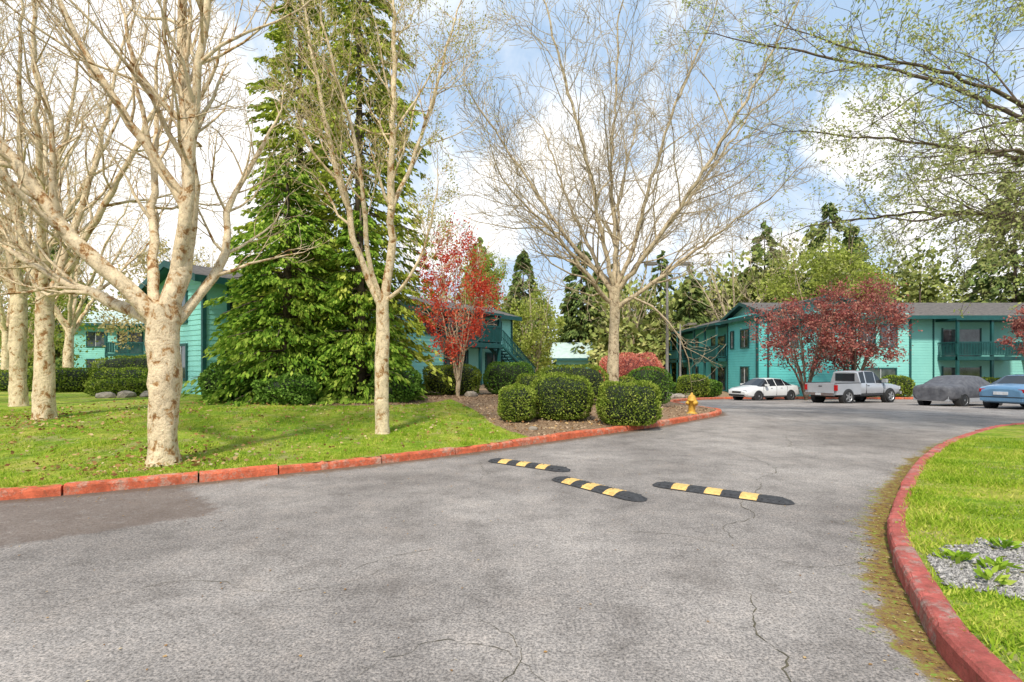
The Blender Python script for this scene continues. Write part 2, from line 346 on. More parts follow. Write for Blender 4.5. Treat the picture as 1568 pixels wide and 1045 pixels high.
dx=np.stack([np.cos(a),np.sin(a),a*0],1)*s[:,None]; dy=np.stack([-np.sin(a),np.cos(a),a*0+.4],1)*s[:,None]*.7
V=np.stack([A-dx,A+dy,A+dx,A-dy+np.array([0,0,.006])],1).reshape(-1,3)
LIT=leafmat('dry_leaf_litter',(.14,.06,.025),(.42,.24,.09),(.65,.52,.3),3,.1)
npmesh('leaf_litter',V,4,LIT)
n=2600; P=np.stack([rng.uniform(-12,3,n),rng.uniform(6,16,n)],1); T=np.interp(P[:,0],LC[:,0],LC[:,1]); P=P[P[:,1]>T+.3]
P=np.concatenate([P,np.stack([rng.normal(-5.3,.8,350),rng.normal(8.0,.6,350)],1),np.stack([rng.normal(-10,1,350),rng.normal(11,.8,350)],1)]); P=P[P[:,1]>np.interp(P[:,0],LC[:,0],LC[:,1])+.25]
A=np.stack([P[:,0],P[:,1],Hl(P[:,0],P[:,1])+.045],1); npmesh('fallen_leaves',leaves(A,rng.normal(0,1,A.shape)*np.array([1,1,.1]),.065,.6,.2),4,LIT)
n=10000; P=np.stack([rng.uniform(-9.5,7.3,n),rng.uniform(10.5,21,n)],1); P=P[(mulch(P[:,0],P[:,1])>.6)&(P[:,1]>np.interp(P[:,0],LC[:,0],LC[:,1])+.25)]
A=np.stack([P[:,0],P[:,1],Hl(P[:,0],P[:,1])+.015],1); CHIP=leafmat('bark_chips',(.11,.065,.04),(.36,.24,.15),(.66,.5,.34),3,0)
npmesh('bark_mulch',leaves(A,rng.normal(0,1,A.shape)*np.array([1,1,.25]),.07,.4,.2),4,CHIP)
# ---------------------------------------------------------------- speed bumps
RB=simple('black_rubber',(.06,.06,.063),(.03,.03,.032),20,.8,.5); YL=simple('yellow_reflective',(.85,.55,.18),(.62,.38,.12),18,.65,.3)
def speedbump(p0,p1):
    p0=Vector(p0);p1=Vector(p1); L=(p1-p0).length; a=math.atan2(p1.y-p0.y,p1.x-p0.x)
    mb=MB(); W=.15; H=.052
    prof=[(-W,0),(-W,.012),(-W*.6,.04),(-W*.25,H),(W*.25,H),(W*.6,.04),(W,.012),(W,0)]
    capL=.16; inner=L-2*capL
    def ring(x,s): return [(x,y*min(1,s+.15),z*s) for y,z in prof]
    st=[(0,.05,0),(.05,.6,0),(capL,1,0)]; bands=[]
    f=0; ws=[.10,.14,.16,.14,.16,.14,.16]; tot=sum(ws)
    for i,wd in enumerate(ws):
        if i%2: bands.append((capL+inner*f,capL+inner*(f+wd/tot)))
        f+=wd/tot; st.append((capL+inner*f,1,i%2))
    st+= [(L-.05,.6,0),(L,.05,0)]
    b=len(mb.v)
    rings=[ring(x,s) for x,s,_ in st]
    for r in rings: mb.v.extend(r)
    for i in range(len(rings)-1):
        yel=st[i+1][2]
        for j in range(7):
            q=b+i*8+j; mb.f.append((q,q+8,q+9,q+1)); mb.m.append(1 if (yel and 0<j<6) else 0); mb.sm.append(False)
    for x in np.arange(.3,L-.2,.4):
        mb.tube([Vector((x,0,H-.002)),Vector((x,0,H+.004))],[.014,.012],8,0)
    for x in np.arange(.12,L-.12,.06):
        yb=any(a0-.02<x<a1 for a0,a1 in bands)
        for yy in (-.115,.075): mb.box(x,x+.02,yy,yy+.04,.018,.037,1 if yb else 0)
    o=mb.obj('speed_bump',[RB,YL]); o.location=(p0.x,p0.y,.004); o.rotation_euler=(0,0,a)
speedbump((-.38,8.95,0),(.88,8.0,0)); speedbump((.62,7.5,0),(1.58,6.22,0)); speedbump((1.92,7.12,0),(3.3,6.1,0))
# ---------------------------------------------------------------- trees
def rv(s): return Vector((random.gauss(0,s),random.gauss(0,s),random.gauss(0,s)))
def grow(mb,p,d,L,r,lev,mx,tips,up=.12,wig=.18,nc=(6,5,4),rmin=.004):
    n=5 if lev<mx else 4
    pts=[p.copy()]; q=p.copy(); d=d.normalized(); dirs=[d]
    for i in range(n):
        d=(d+rv(wig)+Vector((0,0,up))).normalized(); q=q+d*(L/n); pts.append(q.copy()); dirs.append(d)
    rad=[max(rmin,r*(1-.72*i/n)) for i in range(n+1)]
    mb.tube(pts,rad,7 if r>.06 else (5 if r>.02 else 3),0,False)
    tips.append((pts[-1],dirs[-1])); tips.append((pts[-2],dirs[-2]))
    if lev<mx:
        k=nc[min(lev,len(nc)-1)]
        for c in range(k):
            t=.18+.82*(c+random.random())/k; f=t*n; i=min(int(f),n-1); pp=pts[i].lerp(pts[i+1],f-i)
            dd=dirs[i+1]; s=dd.cross(rv(1)).normalized(); ang=random.uniform(.5,1.0)
            nd=dd*math.cos(ang)+s*math.sin(ang)
            grow(mb,pp,nd,L*random.uniform(.42,.68)*(1.15-.45*t),max(rmin,rad[i]*random.uniform(.4,.6)),lev+1,mx,tips,up,wig*1.15,nc,rmin)
def limb(mb,P,r0,r1,tips,kids=9,clen=1.6,mx=3,nc=(6,5,4),start=.3,up=.12,rmin=.004,wob=.05,sides=9):
    C=catmull(P,.3); n=len(C)
    C=[Vector(c) for c in C]
    for i in range(1,n-1): C[i]=C[i]+rv(wob*.35)
    rad=[r0+(r1-r0)*(i/(n-1))**.85 for i in range(n)]
    rad=[x*random.uniform(.92,1.09) for x in rad]
    mb.tube(C,rad,sides,0,False)
    for c in range(kids):
        t=start+(1-start)*(c+random.random())/kids; i=min(int(t*(n-1)),n-2)
        dd=(C[i+1]-C[i]).normalized(); s=dd.cross(rv(1)).normalized(); ang=random.uniform(.5,.95)
        nd=dd*math.cos(ang)+s*math.sin(ang)
        grow(mb,C[i],nd,clen*random.uniform(.6,1.25)*(1.2-.4*t),rad[i]*random.uniform(.35,.55),1,mx,tips,up,.18,nc,rmin)
    grow(mb,C[-1],(C[-1]-C[-2]),clen*.9,r1,1,mx,tips,up,.15,nc,rmin)
def trunk(mb,P,r0,r1,flare=1.5):
    C=[Vector(c) for c in catmull(P,.1)]; n=len(C); s=0; b=len(mb.v); k=20; ph=random.uniform(0,6)
    bl=[(random.uniform(.3,2.4),random.uniform(0,6.28),random.uniform(.06,.16)) for _ in range(9)]
    for i in range(n):
        if i: s+=(C[i]-C[i-1]).length
        t=i/(n-1); r=(r0+(r1-r0)*t)
        for j in range(k):
            a=6.28318*j/k; fl=math.exp(-s/.17)*(flare-1)*(1+.45*math.sin(a*4+ph)+.2*math.sin(a*3+ph*2))
            kn=sum(h*math.exp(-((s-z)/.1)**2-((math.cos(a)-math.cos(q))**2+(math.sin(a)-math.sin(q))**2)/.2) for z,q,h in bl)
            rr=r*(1+fl+kn+.06*math.sin(a*2+s*2+ph)+.04*math.sin(a*3-s*5)+random.uniform(-.025,.025))
            mb.v.append((C[i].x+rr*math.cos(a),C[i].y+rr*math.sin(a),C[i].z))
    for i in range(n-1):
        for j in range(k):
            j2=(j+1)%k; mb.f.append((b+i*k+j,b+i*k+j2,b+(i+1)*k+j2,b+(i+1)*k+j)); mb.m.append(0); mb.sm.append(True)
def mk_tree(name,loc,fn,bark,bud=None,budn=3,buds=.05):
    e=empty(name,loc); mb=MB(); tips=[]; fn(mb,tips); mb.obj('trunk_and_branches',[bark],e)
    if bud:
        P=np.array([list(t[0]) for t in tips]); D=np.array([list(t[1]) for t in tips])
        P=np.repeat(P,budn,0)+rng.normal(0,.06,(len(P)*budn,3)); D=np.repeat(D,budn,0)
        npmesh('buds_and_leaves',leaves(P,D,buds,.5,.9),4,bud,e)
    return e
def t1(mb,T):
    random.seed(11)
    trunk(mb,[(0,0,-.15),(0.0,.0,.6),(.03,0,1.3),(.0,0,1.9),(.02,0,2.4)],.195,.21,1.75)
    limb(mb,[(.03,0,2.1),(.18,.1,2.9),(.28,.2,4.0),(.2,.3,5.2),(.05,.4,6.6),(0,.5,8.2)],.165,.05,T,13,2.2)
    limb(mb,[(0,0,2.1),(-.45,-.15,2.65),(-1.1,-.3,3.3),(-1.65,-.35,4.1),(-2.4,-.3,5.0),(-3.4,-.2,6.3)],.14,.05,T,13,2.0)
    limb(mb,[(-.05,0,2.1),(-.8,.35,2.4),(-1.5,.6,2.65),(-2.5,.9,3.0),(-3.9,1.2,3.8)],.115,.03,T,11,1.7)
    limb(mb,[(.12,.1,2.7),(.42,-.1,3.8),(.58,-.2,5.0),(.75,-.3,6.2),(1.1,-.3,7.8)],.1,.035,T,12,1.9)
    limb(mb,[(.25,.2,3.9),(-.35,.1,4.9),(-1.0,-.1,6.0),(-1.8,-.2,7.6)],.085,.03,T,10,1.8)
    limb(mb,[(.1,0,2.05),(.36,.3,2.6),(.62,.6,3.3),(.5,.9,4.1),(.9,1.3,5.4)],.09,.03,T,9,1.5)
    limb(mb,[(-.1,0,2.3),(-.5,.5,3.5),(-.9,1.1,4.8),(-1.2,1.6,6.6)],.09,.03,T,11,1.9)
mk_tree('bare_sycamore_tree',(-5.3,7.94,hl(-5.3,7.94)),t1,BARK)
def t2(mb,T):
    random.seed(5)
    trunk(mb,[(0,0,-.15),(-.02,0,1.),(.0,0,2.0),(.0,0,2.8)],.15,.13,1.45)
    limb(mb,[(0,0,2.6),(-.45,.1,3.6),(-.9,.2,5.1),(-1.3,.2,6.7),(-1.7,.2,9)],.085,.03,T,14,1.9)
    limb(mb,[(0,0,2.7),(.18,0,3.9),(.2,-.1,5.7),(.27,-.1,7.6),(.2,0,10)],.105,.03,T,18,1.9)
    limb(mb,[(.2,-.1,4.7),(.5,.2,5.6),(.85,.4,6.8),(1.4,.5,8.8)],.055,.025,T,13,1.9)
    limb(mb,[(0,0,2.75),(.4,-.2,3.0),(.9,-.3,3.8),(1.2,-.3,5.0)],.045,.015,T,8,1.1)
    limb(mb,[(0,0,2.7),(-.25,-.3,3.8),(-.3,-.7,5.5),(-.9,-1.1,8)],.06,.02,T,12,1.8)
BUD=leafmat('yellow_green_buds',(.25,.24,.06),(.5,.47,.11),(.65,.6,.2),2,.4)
mk_tree('bare_sycamore_tree',(-2.75,11.1,hl(-2.75,11.1)),t2,BARK,BUD,3,.05)
def t3(mb,T):
    random.seed(23)
    trunk(mb,[(0,0,-.2),(0,0,1.5),(.05,0,3.0),(.05,0,4.2)],.2,.18,1.3)
    A=[[(.05,0,3.9),(-.8,.1,5.0),(-1.9,.3,6.4),(-3.3,.4,8.6),(-4.8,.5,10.8)],
       [(.05,0,4.1),(-.5,-.4,6.0),(-1.0,-.8,8.2),(-1.8,-1.2,10.8),(-2.6,-1.3,13.6)],
       [(.05,0,4.1),(.1,.3,6.2),(.0,.4,8.6),(.2,.5,11.2),(.3,.5,14.2)],
       [(.05,0,4.0),(.7,-.3,5.7),(1.2,-.6,7.8),(2.0,-.8,10.3),(3.2,-1,13.2)],
       [(.05,0,3.9),(.9,.4,5.0),(2.2,.8,6.6),(3.8,1.2,8.6),(5.6,1.4,11.2)],
       [(.0,0,3.6),(-.9,-.6,4.4),(-2.0,-1.2,5.6),(-3.6,-1.8,7.0)],
       [(.1,0,3.4),(1.2,-.5,4.2),(2.6,-.9,5.3),(4.4,-1.3,6.6)],
       [(.1,0,4.0),(.4,1.2,6),(.8,2.4,8.6),(1.6,3.2,11.4)],
       [(.1,0,4.0),(1.8,-1.2,6.4),(3.6,-1.8,9.4),(5.2,-2.2,12.4)],
       [(.0,0,4.0),(-.6,1.3,5.8),(-1.4,2.4,8.2),(-2.2,3.2,11)]]
    for a in A: limb(mb,a,.09,.028,T,17,2.9,3,(6,6,5),.12,.06,.0062,.08,7)
mk_tree('bare_maple_tree',(3.6,18.6,hl(3.6,18.6)),t3,BARK2)
def generic(seed,h,r,kids=9,nl=7,rmin=.008,fork=.25,mx=3):
    def f(mb,T):
        random.seed(seed)
        trunk(mb,[(0,0,-.2),(random.uniform(-.1,.1),0,h*.1),(0,0,h*fork)],r,r*.85,1.4)
        for i in range(nl):
            a=6.28*i/nl+random.uniform(-.3,.3); s=random.uniform(.12,.32)*h
            dx,dy=math.cos(a)*s,math.sin(a)*s; z0=h*fork*random.uniform(.85,1.0)
            limb(mb,[(0,0,z0),(dx*.3,dy*.3,z0+h*.16),(dx*.65,dy*.65,z0+h*.36),(dx,dy,z0+h*random.uniform(.5,.65))],r*.5,r*.14,T,kids,h*.2,mx,(6,4,4),.2,.1,rmin,.06,7)
    return f
for i,(x,y,h,r) in enumerate([(-10.2,11.4,10.5,.19),(-13.4,14.2,12,.2),(-17,12.5,12,.2),(-22,26,12,.22),(-31,32,13,.22),(-19.5,19,11,.2)]):
    mk_tree('bare_sycamore_tree',(x,y,hl(x,y)),generic(40+i,h,r,9,6,.005 if i<2 else .009),BARK)
for i,(x,y,h,r) in enumerate([(-15,34,12,.2),(-44,42,15,.25),(-28,44,13,.22),(24,56,17,.3),(13,58,14,.25),(-8,52,15,.25)]):
    mk_tree('bare_maple_tree',(x,y,hl(x,y)),generic(60+i,h,r,7,7,.014,.25,2),BARK2)
NL=leafmat('new_spring_leaves',(.3,.33,.1),(.54,.58,.2),(.78,.72,.42),1.5,.5)
def t5(mb,T):
    random.seed(77)
    trunk(mb,[(0,0,-.2),(0,0,2),(.0,0,4.6)],.3,.25,1.4)
    for P in [[(0,0,4.2),(-2,.2,6.4),(-4.5,.3,7.8),(-7.6,.2,8.6)],[(0,0,4.0),(-2,-.6,5.0),(-4.2,-1.0,5.6),(-6.2,-1.2,5.7)],
              [(0,0,4.4),(-1.8,1,6.8),(-4.2,2.2,9),(-8.5,3.2,10.6)],[(0,0,4.4),(-.8,.3,7),(-2,.5,9.5),(-3.4,.6,12)],
              [(0,0,4.2),(1.6,.6,6.8),(3,1.2,9.6)],[(0,0,4.),(-2.0,2.2,5.4),(-3.4,4.2,6.0),(-5.0,6.2,6.2)],[(0,0,4.2),(-1.2,-2,6),(-3.6,-3.6,7.8),(-6.8,-4.4,8.8)],
              [(0,0,4.3),(-1.6,1.2,6.2),(-3.4,2.6,7.4),(-6,4,8.4)],[(0,0,4.3),(-2.4,-1,6.8),(-5,-1.6,9.6),(-8,-2,11)],[(0,0,4.1),(-1.4,.8,5.0),(-3.2,1.6,5.3),(-4.6,2,5.2)]]:
        limb(mb,P,.085,.02,T,16,2.3,3,(6,5,5),.15,-.02,.0045,.09,7)
mk_tree('leafing_street_tree',(15,11.5,hr(15,11.5)),t5,BARKD,NL,3,.085)
def crown_pts(c,rad,n,nclump=50,cr=.26,shell=.75):
    d=unit(rng.normal(0,1,(nclump,3))); rr=rng.uniform(shell*.5,1,nclump)[:,None]**.6
    cc=d*rr; k=rng.integers(0,nclump,n); p=cc[k]+rng.normal(0,cr*.6,(n,3))*rng.uniform(.5,1.2,(nclump,1))[k]
    return np.array(c)+p*np.array(rad), unit(p+1e-6)
def branchy(mb,h,spread,r,seed,nl=6):
    random.seed(seed)
    for i in range(nl):
        a=6.28*i/nl+random.uniform(-.3,.3); s=spread*random.uniform(.4,.95); T=[]
        limb(mb,[(0,0,-.1),(math.cos(a)*s*.2,math.sin(a)*s*.2,h*.22),(math.cos(a)*s*.6,math.sin(a)*s*.6,h*.5),(math.cos(a)*s,math.sin(a)*s,h*.82)],r,r*.25,T,7,h*.24,2,(4,3),.3,.08,.01,.05,6)
def leafy_tree(name,x,y,z,h,rad,cz,n,lsz,mat,bark=BARKD,seed=1,nclump=60,cr=.22,trunk_r=.09,nl=6):
    e=empty(name,(x,y,z)); mb=MB(); branchy(mb,h,max(rad[0],rad[1])*.8,trunk_r,seed,nl); mb.obj('trunk_and_branches',[bark],e)
    P,D=crown_pts((0,0,cz),rad,n,nclump,cr); npmesh('foliage',leaves(P,D*.5+np.array([0,0,.3]),lsz,.65,.8),4,mat,e)
RED=leafmat('red_maple_leaves',(.4,.035,.025),(.76,.11,.07),(.85,.32,.16),1.2,.45)
PLUM=leafmat('plum_leaves',(.2,.055,.055),(.43,.14,.12),(.6,.32,.22),.9,.35)
CORAL=leafmat('coral_shrub_leaves',(.6,.16,.11),(.85,.32,.22),(.9,.5,.35),1.5,.3)
leafy_tree('red_japanese_maple_tree',-1.95,18.9,hl(-1.95,18.9),5.6,(1.5,1.3,2.3),3.7,7500,.085,RED,BARK2,3,60,.2,.045)
zb=-.48
leafy_tree('red_plum_tree',18.7,33.2,zb,6.0,(3.7,2.4,2.5),4.3,10000,.14,PLUM,BARKD,4,110,.16,.08,9)
leafy_tree('red_plum_tree',21.9,33.4,zb,6.6,(3.7,2.4,2.9),4.9,10500,.14,PLUM,BARKD,9,110,.16,.08,9)
leafy_tree('red_plum_tree',34.8,33.5,zb,5,(2.6,2.2,1.9),4.2,7000,.15,PLUM,BARKD,10,50,.2,.09)
CON1=leafmat('cedar_foliage',(.04,.11,.015),(.25,.4,.045),(.52,.6,.11),.8,.3)
CON2=leafmat('yellow_cedar_foliage',(.09,.14,.02),(.37,.44,.055),(.62,.64,.14),.8,.3)
CON3=leafmat('fir_foliage',(.05,.08,.025),(.15,.21,.06),(.3,.34,.1),.4,0)
def conifer(name,x,y,z,h,r,nb,per,lsz,mat,seed,base=.02,droop=.35,pw=.75,tr=.22,bk=.62):
    rg=np.random.default_rng(seed)
    e=empty(name,(x,y,z)); mb=MB(); mb.tube([Vector((0,0,-.2)),Vector((.0,0,h*.5)),Vector((0,0,h*.97))],[tr,tr*.6,.02],8)
    PP=[];DD=[]
    u=rg.random(nb); t=base+(1-base)*(1-(1-u)**bk)
    for i in range(nb):
        ti=t[i]; a=rg.uniform(0,6.283)
        R0=r*((1-ti)**pw)*rg.uniform(.62,1.15)*(1+.12*math.sin(a*3+ti*25))*(1 if ti>.12 else .85+ti*1.2)+.12; dr=droop*rg.uniform(.5,1.4)
        m=per; s=np.sqrt(rg.uniform(.12,1,m))
        rx=s*R0; zz=ti*h+rx*.18-dr*rx*s
        lat=rg.normal(0,.10,m)*R0*(.35+.65*(1-s))+rg.normal(0,.05,m)
        px=np.cos(a)*rx-np.sin(a)*lat; py=np.sin(a)*rx+np.cos(a)*lat
        PP.append(np.stack([px,py,np.maximum(zz-np.abs(lat)*.5-rg.random(m)*lsz*.7,.03)],1))
        DD.append(np.stack([np.cos(a)+px*0-np.sin(a)*lat*1.5,np.sin(a)+px*0+np.cos(a)*lat*1.5,-.8+px*0],1))
        if i%4==0 and R0>.8: mb.tube([Vector((0,0,ti*h)),Vector((math.cos(a)*R0*.5,math.sin(a)*R0*.5,ti*h+R0*.09-dr*R0*.25)),Vector((math.cos(a)*R0*.9,math.sin(a)*R0*.9,ti*h+R0*.16-dr*R0*.8))],[.035,.02,.008],4,0,False)
    mb.obj('trunk_and_branches',[BARKD],e)
    npmesh('foliage',leaves(np.concatenate(PP),np.concatenate(DD),lsz,.42,.35),4,mat,e)
conifer('western_red_cedar_tree',-7.3,17.0,hl(-7,17),8.4,2.6,520,62,.18,CON1,1,.0,.38,.6)
conifer('western_red_cedar_tree',-4.9,16.9,hl(-5,17),6.4,1.9,330,62,.17,CON1,5,.0,.38,.7)
conifer('western_red_cedar_tree',-5.5,18.8,hl(-5,18.8),17.5,2.9,600,58,.2,CON2,2,.02,.4,.5,.22,.8)
conifer('western_red_cedar_tree',-8.2,20.2,hl(-8,20),18,2.3,520,56,.2,CON2,3,.05,.4,.42,.22,.8)
for i,(x,y,h,r) in enumerate([(8.5,64,18,4.5),(29,60,19,5.5),(34,56,20,5.5),(40,62,19,5.5),(52,54,24,6.5),(58,52,28,7),(47,72,22,6),(1.5,70,18,5),(-4,64,18,5),(16,82,19,6),(24,84,21,6),(-24,60,17,5),(-52,60,19,5),(66,60,30,8),(12,74,17,5),(21,62,14,4.5)]):
    conifer('fir_tree',x,y,-.5,h,r,240,34,.72,CON3,20+i,.05,.3,.72,.25)
PP=[];DD=[]; mbt=MB()
random.seed(99)
def mass(x,y,h,w,n):
    P,D=crown_pts((x,y,h*.5-.5),(w,w,h*.5),n,36,.26,.6); PP.append(P); DD.append(D)
    mbt.tube([Vector((x,y,-1)),Vector((x+.3,y,h*.7))],[.2,.08],5,0,False)
for i in range(90):
    x=random.uniform(-85,110); y=random.uniform(62,108)
    mass(x,y,random.uniform(9,15)*(y/80)*(1.35 if x>30 else 1.0),random.uniform(3.2,5.5),700)
for i in range(26):
    x=random.uniform(10,75); y=random.uniform(56,70)
    mass(x,y,random.uniform(11,14)*(1.25 if x>28 else 1),random.uniform(3.5,5.5),1000)
e=empty('distant_tree_line'); mbt.obj('trunks',[BARKD],e)
DT=leafmat('distant_foliage',(.11,.14,.035),(.29,.33,.09),(.5,.47,.18),.22,0)
P=np.concatenate(PP);D=np.concatenate(DD); npmesh('foliage',leaves(P,D,.62,.7,.8),4,DT,e)
WIL=leafmat('willow_leaves',(.18,.22,.035),(.4,.46,.09),(.6,.6,.18),.7,.4)
TAN=leafmat('tan_catkins',(.3,.22,.1),(.55,.45,.22),(.7,.6,.35),.7,.3)
leafy_tree('budding_willow_tree',1.8,40,hl(1.8,40),8,(2.0,2.2,3.2),4.4,6000,.18,WIL,BARK2,31,60,.2,.1)
leafy_tree('budding_willow_tree',-2.2,42,hl(-2.2,42),10.5,(2.4,2.2,3.0),7.4,6500,.16,WIL,BARK2,32,50,.2,.08)
leafy_tree('budding_birch_tree',30,50,-.6,14,(5.5,4,4.6),9.6,11000,.26,WIL,BARK2,33,80,.2,.14)
leafy_tree('budding_birch_tree',-26,40,.5,10,(5,4,4.6),6.0,7000,.2,TAN,BARK,34,80,.2,.12,9)
leafy_tree('budding_birch_tree',-34,36,.5,9,(5,4,4.6),5.2,7000,.2,WIL,BARK,35,80,.2,.12,9)
leafy_tree('budding_birch_tree',-42,38,.5,11,(6,4,5),6.2,7000,.2,TAN,BARK,36,80,.2,.12,9)
# ---------------------------------------------------------------- shrubs
HG=leafmat('boxwood_leaves',(.07,.115,.014),(.22,.3,.04),(.44,.48,.1),3,.25)
HD=leafmat('laurel_leaves',(.04,.09,.018),(.13,.25,.035),(.27,.4,.08),2,.2)
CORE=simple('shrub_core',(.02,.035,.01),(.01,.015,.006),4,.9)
def shrub(name,x,y,w,d,h,n,lsz,mat,z=None,pw=3.2,rz=0,lump=.06,z0=.0):
    z=hl(x,y) if z is None else z; e=empty(name,(x,y,z),rz)
    def surf(dv):
        p=np.abs(dv)**pw; s=(p.sum(1))**(-1/pw); return dv*s[:,None]
    dv=unit(rng.normal(0,1,(n,3))*np.array([1,1,.9])); q=surf(dv); ph=rng.uniform(0,6,3)
    lm=1+lump*(np.sin(q[:,0]*5*max(1,w/2)+ph[0])+np.sin(q[:,1]*6+ph[1])+np.sin(q[:,2]*5+q[:,0]*4+ph[2]))*.6+rng.normal(0,.025,n)
    S=np.array([w/2,d/2,h/2]); P=q*S*lm[:,None]+np.array([0,0,h/2+z0]); nn=unit(np.sign(dv)*np.abs(q)**(pw-1)/S)
    P[:,2]=np.maximum(P[:,2],.02)
    npmesh('foliage',leaves(P,nn+np.array([0,0,.2]),lsz,.6,.75),4,mat,e)
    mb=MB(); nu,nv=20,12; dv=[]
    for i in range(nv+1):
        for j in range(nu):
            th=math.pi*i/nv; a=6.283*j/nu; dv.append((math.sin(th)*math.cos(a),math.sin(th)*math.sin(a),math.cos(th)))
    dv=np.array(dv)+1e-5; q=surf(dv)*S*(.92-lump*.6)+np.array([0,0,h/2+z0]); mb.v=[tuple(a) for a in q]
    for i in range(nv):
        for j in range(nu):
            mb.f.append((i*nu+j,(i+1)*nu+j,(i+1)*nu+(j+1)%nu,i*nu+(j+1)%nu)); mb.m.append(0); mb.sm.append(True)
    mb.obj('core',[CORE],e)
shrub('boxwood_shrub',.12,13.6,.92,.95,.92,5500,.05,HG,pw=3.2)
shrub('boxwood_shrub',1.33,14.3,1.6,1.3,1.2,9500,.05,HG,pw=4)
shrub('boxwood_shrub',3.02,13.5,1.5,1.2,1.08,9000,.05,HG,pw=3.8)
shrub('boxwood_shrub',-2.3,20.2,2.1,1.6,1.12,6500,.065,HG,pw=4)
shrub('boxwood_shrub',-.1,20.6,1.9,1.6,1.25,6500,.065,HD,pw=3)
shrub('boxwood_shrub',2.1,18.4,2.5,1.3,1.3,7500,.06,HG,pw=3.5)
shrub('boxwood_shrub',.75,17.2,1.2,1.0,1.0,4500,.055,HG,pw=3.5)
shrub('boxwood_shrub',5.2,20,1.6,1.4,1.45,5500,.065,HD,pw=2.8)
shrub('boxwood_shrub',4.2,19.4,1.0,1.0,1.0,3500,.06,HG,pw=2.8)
shrub('clipped_hedge',12.2,35.2,2.0,1.4,1.5,5000,.1,HG,pw=3.5)
shrub('clipped_hedge',10.5,36,2.0,1.4,1.0,4000,.1,HD,pw=3.5)
shrub('clipped_hedge',13.8,36.5,1.5,1.4,1.2,4000,.1,HD,pw=2.6)
for x,w in ((17.5,2),(24.5,2.4),(27,2.2),(30,3),(34,3.2)):
    shrub('clipped_hedge',x,36.8,w,1.2,random.uniform(.9,1.5),3500,.11,HD if x<26 else HG,pw=3)
CORC=simple('coral_shrub_core',(.3,.08,.06),(.15,.04,.03),4,.9); _c=CORE; CORE=CORC
shrub('coral_azalea_shrub',6.9,30,3.7,3,2.6,9000,.11,CORAL,pw=2.3,z0=.0,lump=.1); CORE=_c
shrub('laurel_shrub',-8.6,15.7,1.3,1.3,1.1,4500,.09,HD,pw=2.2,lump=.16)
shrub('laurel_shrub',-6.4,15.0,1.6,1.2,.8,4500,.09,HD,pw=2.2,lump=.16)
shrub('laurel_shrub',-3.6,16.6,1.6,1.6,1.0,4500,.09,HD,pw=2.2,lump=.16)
for x,y,w,h in ((-22.5,23.2,3.2,.9),(-19.2,22.6,2.6,1.0),(-16.9,22.6,2.4,1.0),(-18.6,26,4,1.6),(-26,24,3,.9),(-14.6,19.6,2.2,.6)):
    shrub('clipped_hedge',x,y,w,1.3,h,5000,.08,HG,pw=4)
shrub('clipped_hedge',-15.3,25,1.6,1.4,2.0,3500,.09,HD,pw=2.6)
STN=simple('landscape_stone',(.4,.34,.27),(.2,.17,.13),5,.9,.6)
random.seed(8)
for (x,y,s) in [(-14.0,18.0,.26),(-13.5,18.3,.3),(-12.9,18.5,.22),(-13.2,19.0,.25),(9.3,32.6,.4),(10,33.4,.45),(10.9,34.0,.4),(11.8,34.8,.4),(7.9,30.4,.35),(-1.5,19.0,.25),(.5,12.2,.1)]:
    bm=bmesh.new(); bmesh.ops.create_icosphere(bm,subdivisions=2,radius=s)
    ph=random.uniform(0,9)
    for v in bm.verts:
        v.co*=1+.16*math.sin(v.co.x*7/s*.4+ph)+.13*math.sin(v.co.y*3/s+ph*2)+random.uniform(-.05,.05); v.co.z*=.6
    me=bpy.data.meshes.new('landscape_rock'); bm.to_mesh(me); bm.free(); me.materials.append(STN)
    o=bpy.data.objects.new('landscape_rock',me); COL.objects.link(o); o.location=(x,y,hl(x,y)+s*.2); o.rotation_euler=(0,0,random.uniform(0,6))
